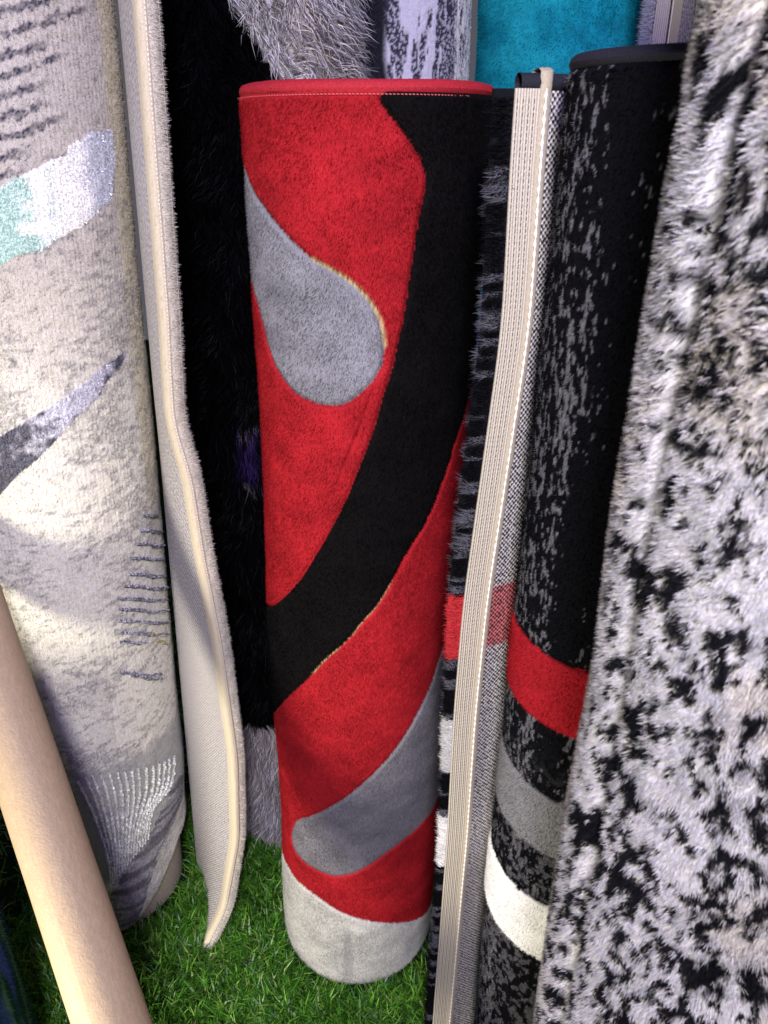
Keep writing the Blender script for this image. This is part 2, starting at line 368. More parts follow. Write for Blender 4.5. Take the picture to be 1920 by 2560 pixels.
# ================================================================== cream distressed carpet
def cream_carpet():
    ro = Roll(-.470, .955, .127, .051 / 1.2, 0, -.026, 1.5)
    rr = .13
    FOOT.append((-.470, .955, .125))
    root = thing('rolled_carpet', (-.470, .955, -.026), 'large cream and grey distressed carpet roll with silver patches and loose edge', 'carpet')
    S = lambda p: [(a * rr, z) for a, z in p]
    patch = S([(-.6,1.07),(-.1,1.09),(.323,1.119),(.498,1.128),(.683,1.139),(.879,1.149),(.894,1.156),(1.121,1.166),(1.371,1.17),(1.394,1.144),(1.262,1.1),(1.118,1.093),(.991,1.082),(.795,1.073),(.595,1.059),(.355,1.052),(.228,1.042),(-.1,1.02),(-.6,.99)])
    navy = S([(-.6,.80),(-.3,.83),(-.012,.857),(.202,.872),(.503,.893),(.777,.91),(1.01,.926),(1.26,.931),(1.253,.925),(.989,.906),(.874,.889),(.625,.87),(.428,.846),(.211,.822),(.028,.804),(-.111,.786),(-.3,.76),(-.6,.72)])
    dark = S([(1.534,.226),(1.60,.20),(1.60,.12),(1.565,.115),(.955,.092),(.401,-.037),(.15,-.05),(.20,.01),(.255,.085),(.571,.141),(.907,.176),(1.217,.223)])
    def region(s, z):
        w = .004 * (fbm(s * 120, z * 120, 4, 3) - .5) * 2
        r = np.zeros(s.shape, int)
        r[inpoly(s + w, z + w, patch)] = 1; r[inpoly(s + w, z + w, navy)] = 2; r[inpoly(s + w, z - w, dark)] = 3
        return r
    def colour(s, z, reg):
        base = np.array((.67, .655, .595)); taupe = np.array((.26, .245, .235))
        big = fbm(s * 9, z * 7, 51, 3)
        m = sstep(.555, .67, fbm(s * 100 + 3 * np.sin(z * 40), z * 90, 55, 4) * .62 + big * .42)
        gr = sstep(.35, .75, vnoise(s * 900, z * 700, 58))
        c = mixc(base, taupe, m * (.12 + .50 * gr))
        warm = fbm(s * 6, z * 5, 61, 2)
        c = c * (mixc((1.0, .985, .93), (.97, .98, 1.02), warm))
        # greyer upper field
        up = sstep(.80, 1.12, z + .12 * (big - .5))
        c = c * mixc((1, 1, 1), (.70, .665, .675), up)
        # short slanting navy dashes in the upper left
        q = z - s * .30
        row = np.sin(q * 2 * math.pi / .0168 + 3.2 * (fbm(s * 40, z * 40, 63, 3) - .5))
        lim = np.interp(z, [1.105, 1.13, 1.17, 1.25, 1.28, 1.5], [.03, .065, .105, .122, .145, .16])
        reach = sstep(.012, -.012, s - lim + .05 * (vnoise(q * 60, q * 0, 64) - .5)) * sstep(1.095, 1.115, z)
        d = sstep(.1, .6, row * .8 + 2.6 * (fbm(s * 190, z * 230, 66, 3) - .45)) * reach
        c = mixc(c, (.035, .035, .06), d * (.55 + .45 * gr))
        c = mixc(c, (.56, .52, .37), sstep(.170, .182, s + .006 * (fbm(z * 20, z * 0, 68, 2) - .5)) * sstep(.62, .76, z) * .75)  # yellowish strip where the flank turns away, its shading painted into the pile colour
        # thin dark feather marks
        d2 = sstep(.70, .78, fbm(s * 55 + 40, z * 190, 70, 3) + .10 * (z < .75)) * sstep(.75, .45, big + .1)
        dsh = sstep(.615, .66, fbm(s * 75 + 11, z * 210 - s * 22, 171, 3) * .80 + .5 * fbm(s * 16, z * 14, 175, 2) - .08) * (z < 1.1)
        c = mixc(c, (.20, .195, .20), dsh * (.20 + .55 * gr))
        fan = sstep(.0, .02, s) * sstep(.350, .335, z) * sstep(.10, .13, z + .0 * s) * (z > .10 + .55 * np.maximum(0, s - .02) * .5)
        c = mixc(c, (.36, .365, .35), fan * .8)
        c = c * (.88 + .22 * fbm(s * 330, z * 260, 71, 2))[..., None]
        # sections in lurex yarn
        sp = sstep(.3, .8, vnoise(s * 520, z * 520, 73))
        mint = sstep(.088, .048, s + .05 * (vnoise(s * 90, z * 90, 75) - .5))
        c1 = mixc(mixc((.97, .97, .96), (.62, .64, .72), (sstep(.135, .158, s + .02 * vnoise(s * 60, z * 60, 76)))[...]), (.30, .52, .46), mint * .85)
        c = np.where((reg == 1)[..., None], c1 * (.88 + .12 * sp[..., None]), c)
        mid_ = np.interp(s, [-.05, 0, .027, .065, .10, .13, .165], [.80, .83, .847, .871, .893, .912, .928])
        nv = np.clip(sstep(.85, .30, fbm(s * 110, z * 110, 79, 3) + .45 * np.exp(-((s - .085) / .035) ** 2) - .25 * sstep(.05, .0, s) - .25 * sstep(.02, .0, z - mid_ + .018)) , 0, 1)
        c2 = mixc((.66, .66, .76), (.07, .07, .11), np.clip(nv, 0, 1))
        c = np.where((reg == 2)[..., None], c2 * (.7 + .3 * sp[..., None]), c)
        c3 = mixc((.42, .41, .43), (.20, .195, .21), sstep(.4, .6, fbm(s * 40 + z * 90, z * 12 - s * 12, 83, 2)))
        c = np.where((reg == 3)[..., None], c3 * (.6 + .5 * sp[..., None]), c)
        return c
    fine = .0021
    ph = phis(-.45, 2.0, fine / rr); z = np.concatenate([np.arange(ro.z0, 1.33, fine), np.arange(1.34, 1.505, .02)])
    ro.z1 = z[-1]
    Z, PH = np.meshgrid(z, ph, indexing='ij'); s = PH * rr
    def relief(s, z, reg):
        o = .006 * (fbm(s * 6, z * 4, 91, 2) - .5) + .0016 * (fbm(s * 60, z * 60, 95, 3) - .5) + .0006 * np.sin(s * 2 * math.pi / .0052)
        # pressed vertical fold lines
        o -= .0030 * np.exp(-((s - .078 - .01 * (z - .3)) / .0020) ** 2) * sstep(.60, .42, z) * sstep(.18, .30, z)
        return o + np.where(reg > 0, .0010, 0)
    reg = region(s, Z)
    # the foot of this roll is crushed to an uneven hem
    zb = Z + .10 * sstep(.04, .20, s) * sstep(.26, ro.z0, Z)
    off = relief(s, Z, reg) + endround(Z, ro.z0, 2, .04) + .0004 * rng.normal(size=Z.shape)
    P = ro.P(PH, Z, off); P[..., 2] = zb
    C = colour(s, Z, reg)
    mid = region((s[:-1, :-1] + s[1:, 1:]) / 2, (Z[:-1, :-1] + Z[1:, 1:]) / 2)
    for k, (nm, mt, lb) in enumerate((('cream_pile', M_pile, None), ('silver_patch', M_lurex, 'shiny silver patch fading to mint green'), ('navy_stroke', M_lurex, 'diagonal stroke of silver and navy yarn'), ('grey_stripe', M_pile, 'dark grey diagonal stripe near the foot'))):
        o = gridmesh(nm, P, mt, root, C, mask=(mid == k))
        if lb: o['label'] = lb
    # fibres
    n = 230000
    ph, zz = sample(ro, n, -.4, 1.95, ro.z0 + .005, 1.33); sv = ph * rr
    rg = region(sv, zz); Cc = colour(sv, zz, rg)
    T = np.stack([np.cos(ph), np.sin(ph), 0 * ph], 1)
    lean = .5 * DOWN + .45 * rng.normal(size=(n, 3))
    pos = ro.P(ph, zz, relief(sv, zz, rg) + endround(zz, ro.z0, 2, .04) - .0008)
    pos[:, 2] += .10 * sstep(.04, .20, sv) * sstep(.26, ro.z0, zz)
    Cc = Cc * rng.normal(1, .10, (n, 1))
    lu = (rg == 1) | (rg == 2)
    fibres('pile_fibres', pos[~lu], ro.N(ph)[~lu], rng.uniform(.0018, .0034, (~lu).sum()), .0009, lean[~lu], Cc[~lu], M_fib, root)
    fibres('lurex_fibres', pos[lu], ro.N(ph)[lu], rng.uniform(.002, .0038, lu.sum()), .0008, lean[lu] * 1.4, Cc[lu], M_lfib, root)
    # raised lurex ribs on the right flank
    def ridge(nm, pts, w, h, c, mat, even=False):
        p = smooth([(a, zq) for a, zq in pts], 3); n = max(20, int(np.hypot(np.diff(p[:, 0]) * rr, np.diff(p[:, 1])).sum() / .0014))
        tt = np.linspace(0, 1, len(p)); t = np.linspace(0, 1, n)
        a = np.interp(t, tt, p[:, 0]); zq = np.interp(t, tt, p[:, 1])
        zb_ = zq + 0 * zq
        k = np.linspace(-1, 1, 5)
        da = np.gradient(a) * rr; dz = np.gradient(zq); L = np.hypot(da, dz) + 1e-9
        w_ = w * (.55 + .45 * np.sin(np.clip(t * 1.05, 0, 1) * math.pi)) * (1 + .5 * rng.normal(size=n)).clip(.5, 1.6)
        A = a[:, None] - (dz / L)[:, None] * k[None] * w_[:, None] / rr / 2; Q = zb_[:, None] + (da / L)[:, None] * k[None] * w_[:, None] / 2
        rl = relief(a * rr, zq, np.zeros(n, int))[:, None]
        O = rl + .0012 + h * (1 - k[None] ** 2) * (1 + .45 * rng.normal(size=(n, 1))).clip(.3, 2) + .0004 * rng.normal(size=(n, 5)) - .0022 * (np.abs(k[None]) > .9)
        cc = np.asarray(c) * rng.choice([.3, .6, 1.0, 2.4], (n, 5, 1), p=[.25, .3, .25, .2])
        if even: cc = np.asarray(c) * rng.normal(1, .14, (n, 5, 1)) * (.55 + .45 * (1 - k[None, :, None] ** 2))
        gridmesh(nm, ro.P(A, Q, O), mat, root, cc)
    ribs = [(1.263,1.56,.712,.694),(1.175,1.70,.696,.660),(1.121,1.73,.679,.636),(1.017,1.66,.664,.618),(.994,1.67,.641,.590),(.908,1.70,.628,.568),(.821,1.68,.614,.549),(.824,1.67,.597,.531),(.81,1.62,.579,.514),(.792,1.567,.561,.498),(.78,1.12,.546,.522),(.736,1.301,.498,.450),(.86,1.32,.484,.440)]
    for i, (a0, a1, z0, z1) in enumerate(ribs):
        mdl = ((a0 + a1) / 2, (z0 + z1) / 2 - .004 * rng.random())
        ridge('raised_rib', [(a0, z0), (a0 * .7 + a1 * .3, z0 * .7 + z1 * .3 + .002), mdl, (a1, z1)], .0055, .0020, (.30, .30, .37), M_lurex)
    for (a0, a1, z0, z1) in ((1.15, 1.5, .535, .500), (1.28, 1.56, .512, .480)):
        ridge('gold_rib', [(a0, z0), ((a0 + a1) / 2, (z0 + z1) / 2), (a1, z1)], .0042, .0018, (.55, .48, .20), M_lurex)
    tips = [(.134,.333),(.22,.340),(.288,.341),(.38,.339),(.47,.336),(.56,.331),(.64,.327),(.72,.323),(.80,.319),(.90,.312),(1.0,.305),(1.09,.300),(1.18,.294),(1.28,.288),(1.393,.28)]
    for i, (a, zt) in enumerate(tips):
        k = i / (len(tips) - 1)
        b0 = (.30 + .50 * k ** 1.2, .112 + .060 * k)
        m1 = (b0[0] + (.03 - .0 * k) + .08 * k, b0[1] + .06); m2 = (a * .75 + b0[0] * .25 + .05, zt - .05)
        v = .72 + .25 * rng.random()
        ridge('feather_strand', [b0, m1, m2, (a, zt)], .0056, .0028, (v, v * 1.03, v * .97), M_lurex, True)
    # loose flap: leaves the roll behind its right flank, pile outwards, edge towards the viewer
    zf = np.concatenate([np.linspace(-.022, 1.5, 260)])
    ez = np.array([-.03, .0, .039, .177, .341, .554, .677, .79, .83, .865, .93, .98, 1.2, 1.278, 1.5])
    ex = np.array([-.300, -.285, -.262, -.232, -.221, -.226, -.235, -.2395, -.247, -.252, -.248, -.244, -.234, -.230, -.222])
    k = np.linspace(0, 1, 26)
    E = np.stack([np.interp(zf, ez, ex), np.interp(zf, [-.03, .06, .2, 1.5], [.815, .845, .86, .86])], 1)
    ker = np.ones(7) / 7
    E[:, 0] = np.convolve(np.pad(E[:, 0], 3, 'edge'), ker, 'valid')
    T0 = ro.P(np.full(len(zf), 1.72), zf, .008)[:, :2]
    T1 = T0 + np.array([.012, -.055])
    T1[:, 0] += .030 * sstep(.9, .4, zf)
    XY = (1 - k)[None, :, None] ** 2 * T0[:, None] + (2 * k * (1 - k))[None, :, None] * T1[:, None] + (k ** 2)[None, :, None] * E[:, None]
    Pm = np.concatenate([XY, np.broadcast_to(zf[:, None, None], XY.shape[:2] + (1,))], -1)
    tv = np.gradient(XY, axis=1); nv = nrmz(np.stack([-tv[..., 1], tv[..., 0], 0 * tv[..., 0]], -1))   # outward = right/back
    arc = np.concatenate([np.zeros((len(zf), 1)), np.cumsum(np.linalg.norm(np.diff(XY, axis=1), axis=-1), 1)], 1)
    SZ = np.stack([arc, Pm[..., 2]], -1)
    lite = np.array((.70, .67, .67)) * np.ones(Pm.shape)
    fl = gridmesh('loose_flap', Pm, M_cream_back, root, lite, SZ, flip=True)
    fl['label'] = 'pale woven backing of the loose end'
    th = .0200
    pc = np.array((.58, .55, .50)) * (.8 + .3 * fbm(arc * 60, Pm[..., 2] * 60, 99, 3))[..., None]
    gridmesh('flap_pile', Pm + nv * th, M_pile, root, pc)
    # end edge: cotton tape then the cut side of the pile
    Ee = Pm[:, -1]; ne = nv[:, -1]; te = nrmz(np.concatenate([tv[:, -1], 0 * tv[:, -1, :1]], 1))
    prof = [(-.014, -.0012), (-.006, -.0016), (.0010, -.0010), (.0026, .0015), (.0026, .0072), (-.001, .0085)]
    tp = np.stack([Ee + te * a + ne * b for a, b in prof], 1)
    tape = gridmesh('edge_tape', tp, M_tape, root, np.broadcast_to((.60, .53, .40), tp.shape).copy(), flip=True)
    side = np.stack([Ee + te * a + ne * b for a, b in [(.001, .0065), (.002, .010), (.001, .016), (-.005, .0207)]], 1)
    gridmesh('cut_side', side, M_pile, root, np.broadcast_to((.50, .47, .42), side.shape).copy(), flip=True)
    V = []; F = []
    for i, zz_ in enumerate(np.arange(-.01, 1.33, .0042)):
        for z_, b in ((zz_, .0044), (zz_ + .0026, .0044), (zz_ + .0026, .0056), (zz_, .0056)):
            j = np.searchsorted(zf, z_).clip(1, len(zf) - 1); t = (z_ - zf[j - 1]) / (zf[j] - zf[j - 1])
            e_ = Ee[j - 1] * (1 - t) + Ee[j] * t
            V.append(e_ + te[j] * .0028 + ne[j] * b)
        F.append([4 * i, 4 * i + 1, 4 * i + 2, 4 * i + 3])
    mk('stitching', V, F, M_tape, tape, np.tile((.80, .74, .60), (len(V), 1)), kind='stuff')
    n = 42000
    zi = rng.uniform(-.02, 1.34, n); j = np.searchsorted(zf, zi).clip(1, len(zf) - 1); t = ((zi - zf[j - 1]) / (zf[j] - zf[j - 1]))[:, None]
    b = rng.uniform(.0072, .0212, (n, 1)); a = rng.uniform(-.003, .002, (n, 1)) - .006 * sstep(.014, .021, b)
    base = Ee[j - 1] * (1 - t) + Ee[j] * t + ne[j] * b + te[j] * a
    Nn = nrmz(te[j] * (1.1 - b / .021) + ne[j] * (.15 + b / .021))
    Cc = np.array((.74, .70, .63)) * rng.normal(1, .13, (n, 1)) * (.70 + .5 * (fbm(zi * 90, b[:, 0] * 200, 105, 3)))[:, None]
    fibres('edge_fibres', base, Nn, rng.uniform(.003, .0062, n), .0009, .5 * rng.normal(size=(n, 3)), Cc, M_fib, root)
    n = 2600
    zi = rng.uniform(.3, 1.3, n); j = np.searchsorted(zf, zi).clip(1, len(zf) - 1)
    base = Ee[j] + te[j] * .002 + ne[j] * rng.uniform(-.002, .002, (n, 1)); base[:, 2] = zi
    fibres('stray_threads', base, nrmz(te[j] - ne[j] * 1.0), rng.uniform(.001, .006, n), .00022, .7 * rng.normal(size=(n, 3)), np.tile((.72, .64, .48), (n, 1)), M_fib, root)
    hem = tube('bottom_binding', np.concatenate([Pm[0, 6:] + nv[0, 6:] * .004, Pm[0, -1:] + te[:1] * .002 + ne[:1] * .004]), .0062, M_bind, root, c=(.42, .40, .38))
    q = ro.P(np.linspace(-math.pi, math.pi, 120), np.full(120, 1.503), -.006)
    tube('edge_binding', q, .008, M_bind, root, c=(.42, .40, .38))
    windings(ro, root, M_plainback, 3.5, pitch=.014, start=.016)
cream_carpet()

# ================================================================== black and grey carpet with red, grey and white bands
def black_carpet():
    ro = Roll(.2065, .614, .0875, .0075, 0, -.026, 1.207)
    rr = .0885
    FOOT.append((.2065, .614, .09))
    root = thing('rolled_carpet', (.2065, .614, -.026), 'black and grey streaked carpet roll with red and white bands and taped edge', 'carpet')
    BANDS = [(.677, .751, 1), (.522, .596, 2), (.368, .452, 3)]
    def region(s, z):
        w = .0014 * (fbm(s * 140, z * 140, 4, 2) - .5) * 2 + .006 * (fbm(s * 14, z * 3, 8, 2) - .5)
        r = np.zeros(s.shape, int)
        for a, b, k in BANDS: r[(z + w > a) & (z + w < b)] = k
        return r
    BC = np.array([(.0038, .0038, .0055), (.32, .012, .020), (.19, .19, .205), (.82, .82, .82)])
    def colour(s, z, reg):
        big = fbm(s * 45, z * 7, 121, 3)
        f = fbm(s * 360, z * 130, 125, 3)
        d = sstep(.628, .655, f * .70 + big * .38 + .03 * sstep(.45, .2, z) - .10 * sstep(-.095, -.06, s))
        lowr = sstep(.66, .5, z) * sstep(.52, .58, fbm(s * 200, z * 170, 131, 3))
        d = np.maximum(d * .9, lowr * .8 * (.5 + .5 * big))
        c = mixc(BC[0], (.165, .165, .19), d * (.75 + .5 * (vnoise(s * 700, z * 700, 135) - .5)))
        c = np.where((reg > 0)[..., None], BC[reg] * (.88 + .24 * fbm(s * 60, z * 60, 138, 3))[..., None], c)
        return c
    fine = .0014
    ph = phis(-2.1, .45, fine / rr); z = np.arange(ro.z0, ro.z1, fine * 1.35)
    Z, PH = np.meshgrid(z, ph, indexing='ij'); s = PH * rr
    reg = region(s, Z)
    def relief(s, z, reg):
        e = np.minimum.reduce([np.minimum(np.abs(z - a), np.abs(z - b)) for a, b, k in BANDS])
        return np.where(reg > 0, .0012, 0) - .0022 * np.exp(-(e / .002) ** 2) + .0016 * (fbm(s * 60, z * 60, 141, 3) - .5) + .006 * (fbm(s * 8, z * 5, 143, 2) - .5)
    off = relief(s, Z, reg) + .0003 * rng.normal(size=Z.shape) + endround(Z, -9, ro.z1, .008)
    P = ro.P(PH, Z, off); C = colour(s, Z, reg)
    mid = region((s[:-1, :-1] + s[1:, 1:]) / 2, (Z[:-1, :-1] + Z[1:, 1:]) / 2)
    for k, (nm, lb) in enumerate((('black_pile', None), ('red_band', 'red band'), ('grey_band', 'plain grey band'), ('white_band', 'white band'))):
        o = gridmesh(nm, P, M_pile, root, C, mask=(mid == k))
        if lb: o['label'] = lb
    n = 150000
    ph, zz = sample(ro, n, -2.05, .4, ro.z0, ro.z1 - .004); sv = ph * rr
    rg = region(sv, zz); Cc = colour(sv, zz, rg) * rng.normal(1, .15, (n, 1)).clip(.5, 1.6)
    fibres('pile_fibres', ro.P(ph, zz, relief(sv, zz, rg) - .0008), ro.N(ph), rng.uniform(.002, .0042, n), .0007, .5 * DOWN + .45 * rng.normal(size=(n, 3)), Cc, M_fib, root)
    # flap
    zf = np.linspace(-.022, 1.196, 200)
    ex = np.interp(zf, [-.03, .1, .415, .60, .745, 1.02, 1.17, 1.22], [.069, .0707, .077, .0775, .0815, .1015, .0995, .1005])
    ex = np.convolve(np.pad(ex, 6, 'edge'), np.ones(13) / 13, 'valid')
    E = np.stack([ex, np.interp(zf, [0, 1.2], [.655, .655])], 1)
    T0 = ro.P(np.full(len(zf), -2.75), zf, .010)[:, :2]
    T1 = T0 * .45 + E * .55 + np.array([.004, -.012])
    k = np.linspace(0, 1, 60)
    XY = (1 - k)[None, :, None] ** 2 * T0[:, None] + (2 * k * (1 - k))[None, :, None] * T1[:, None] + (k ** 2)[None, :, None] * E[:, None]
    Pm = np.concatenate([XY, np.broadcast_to(zf[:, None, None], XY.shape[:2] + (1,))], -1)
    tv = np.gradient(XY, axis=1); nv = nrmz(np.stack([tv[..., 1], -tv[..., 0], 0 * tv[..., 0]], -1))   # outward = left/back
    arc = np.concatenate([np.zeros((len(zf), 1)), np.cumsum(np.linalg.norm(np.diff(XY, axis=1), axis=-1), 1)], 1)
    SZ = np.stack([arc, Pm[..., 2]], -1)
    def backcol(z):
        c = np.tile(np.array((.60, .57, .55)), z.shape + (1,))
        for (a, b, kk), cc in zip(BANDS, ((.60, .16, .16), (.55, .53, .53), (.60, .58, .58))):
            m = (z > a) & (z < b); c[m] = cc
        return c
    zz2 = Pm[..., 2] + .5 * (arc - arc[:, -1:]) * .35
    fl = gridmesh('loose_flap', Pm, M_black_back, root, backcol(zz2), SZ)
    fl['label'] = 'speckled woven backing of the loose end'
    th = .008
    r2 = region(arc, Pm[..., 2]); gridmesh('flap_pile', Pm + nv * th, M_pile, root, colour(arc, Pm[..., 2], r2), flip=True)
    Ee = Pm[:, -1]; ne = nv[:, -1]; te = nrmz(np.concatenate([tv[:, -1], 0 * tv[:, -1, :1]], 1))
    wz = (.009 * sstep(.45, .85, zf))[:, None]
    side = np.stack([Ee, Ee + te * (.006 + wz) + ne * .003, Ee + te * (.009 + wz) + ne * .007, Ee + te * (.004 + wz) + ne * .013, Ee - te * .01 + ne * .013], 1)
    SC = np.array([(.006, .006, .008), (.42, .03, .04), (.50, .50, .50), (.75, .75, .75)])[region(0 * zf + .2, zf)]
    gridmesh('cut_side', side, M_pile, root, np.repeat(SC[:, None], side.shape[1], 1))
    # woven tape with warp ribs, then a plain ribbon, lying on the backing
    total = arc[:, -1]
    def on_back(d, h):   # d metres in from the edge, h metres off the backing towards the viewer
        out = np.empty((len(zf), len(d), 3))
        for i in range(len(zf)):
            q = total[i] - d
            for c_ in range(3): out[i, :, c_] = np.interp(q, arc[i], Pm[i, :, c_])
            nn = np.stack([np.interp(q, arc[i], nv[i, :, c_]) for c_ in range(3)], -1)
            out[i] -= nn * h[:, None]
        over = np.maximum(0, -d)
        return out + te[:, None] * over[None, :, None]
    nr = 9; d = np.linspace(-.003, .0175, nr * 6 + 1)
    h = .0016 + .0011 * np.abs(np.sin(np.linspace(0, nr * math.pi, len(d)))); h[0] = h[-1] = .0003
    tp = on_back(d, h)
    tc = np.tile(np.array((.50, .455, .37)), tp.shape[:2] + (1,))
    gap = np.abs(np.sin(np.linspace(0, nr * math.pi, len(d)))) < .35
    tc[:, gap] *= .42
    zr = np.broadcast_to(zf[:, None], tp.shape[:2])
    tape = gridmesh('edge_tape', tp, M_tape, root, tc, flip=False)
    tape['label'] = 'beige ribbed cotton tape sewn along the loose edge'
    d2 = np.linspace(.0170, .0270, 9); h2 = .0034 + .0016 * np.sin(np.linspace(0, math.pi, 9)); h2[0] = h2[-1] = .0008
    rb = on_back(d2, h2)
    ztop = 1.2075
    rb[-1, :, 2] = ztop; rb[-1] -= nv[-1, -1] * .001
    ribbon = gridmesh('edge_ribbon', rb, M_tape, root, np.tile(np.array((.40, .35, .265)), rb.shape[:2] + (1,)), flip=False)
    ribbon['label'] = 'plain beige ribbon with white stitching'
    # ribbon folds over the rim and runs down behind
    over = np.stack([rb[-1], rb[-1] + nv[-1, -1] * .005 + [0, 0, .0025], rb[-1] + nv[-1, -1] * .016 + [0, 0, .001], rb[-1] + nv[-1, -1] * .018 - [0, 0, .03]])
    gridmesh('ribbon_fold', over, M_tape, root, np.tile(np.array((.40, .35, .265)), over.shape[:2] + (1,)), flip=False)
    st = on_back(np.array([.0200]), np.array([.0062]))[:, 0]
    tt = np.linspace(0, 1, 900); st = np.stack([np.interp(tt, np.linspace(0, 1, len(st)), st[:, c_]) for c_ in range(3)], -1)
    st[:, 1] += .0003 * np.sin(np.arange(900) * 2 * math.pi / 6)
    tube('stitching', st, .00085 * (1 + .5 * np.sin(np.arange(900) * 2 * math.pi / 6)), M_tape, ribbon, nseg=5, c=(.82, .80, .74))
    V = []; F = []; i = 0
    for dd in (-.0012, .0034, .0080, .0125):
        row = on_back(np.array([dd - .0004, dd + .0004]), np.array([.0031, .0031]))
        for zz_ in np.arange(0, 1.19, .0046):
            q = []
            for z_, cidx in ((zz_, 0), (zz_, 1), (zz_ + .0024, 1), (zz_ + .0024, 0)):
                q.append([np.interp(z_, zf, row[:, cidx, 0]), np.interp(z_, zf, row[:, cidx, 1]), z_])
            V += q; F.append([4 * i, 4 * i + 1, 4 * i + 2, 4 * i + 3]); i += 1
    mk('tape_stitching', V, F, M_tape, tape, np.tile((.12, .11, .10), (len(V), 1)), kind='stuff')
    # shaggy pile spilling past the taped edge
    n = 70000
    zi = rng.uniform(-.02, 1.19, n); j = np.searchsorted(zf, zi).clip(1, len(zf) - 1)
    b = rng.uniform(-.001, .010, (n, 1))
    base = Ee[j] + ne[j] * b + te[j] * (rng.uniform(-.004, .008, (n, 1)) + wz[j] * rng.uniform(.2, 1, (n, 1))); base[:, 2] = zi
    rg = region(0 * zi + .2, zi)
    g = vnoise(zi * 150, b[:, 0] * 120, 151); band2 = fbm(zi * 9 + 4, zi * 0, 155, 2)
    Cc = mixc((.006, .006, .008), (.13, .13, .155), sstep(.61, .68, g * .5 + band2 * .55))
    FC = np.array([(0, 0, 0), (.58, .05, .06), (.66, .66, .66), (.85, .85, .85)])
    Cc = np.where((rg > 0)[:, None], FC[rg], Cc) * rng.normal(1, .15, (n, 1))
    Nn = nrmz(te[j] * .75 + ne[j] * .75)
    clump = np.stack([vnoise(zi * 240, 0 * zi + 3, 157) - .5, vnoise(zi * 240, 0 * zi + 9, 158) - .5, vnoise(zi * 200, 0 * zi + 5, 159) - .72], 1)
    fibres('edge_fibres', base, Nn, rng.uniform(.0045, .009, n) * (1 + .3 * sstep(.6, .95, zi)), .0010, clump * .8 + .25 * rng.normal(size=(n, 3)), Cc, M_fib, root)
    # navy rim binding on roll and flap
    m = 400; t = np.linspace(-math.pi, math.pi, m, endpoint=False)
    rad = .0055 * (1 + .04 * np.where(np.arange(m) % 2, 1, -1))
    tube('edge_binding', ro.P(t, np.full(m, 1.2095), -.0068), rad, M_bind, root, nseg=10, closed=True, c=(.013, .013, .022))
    rim = Pm[-1, ::2] + nv[-1, ::2] * .004; rim[:, 2] = 1.200
    tube('flap_binding', rim, .0068, M_bind, root, nseg=10, c=(.013, .014, .022))
    windings(ro, root, M_inner_dark, 2.2, pitch=.013, start=.014)
black_carpet()

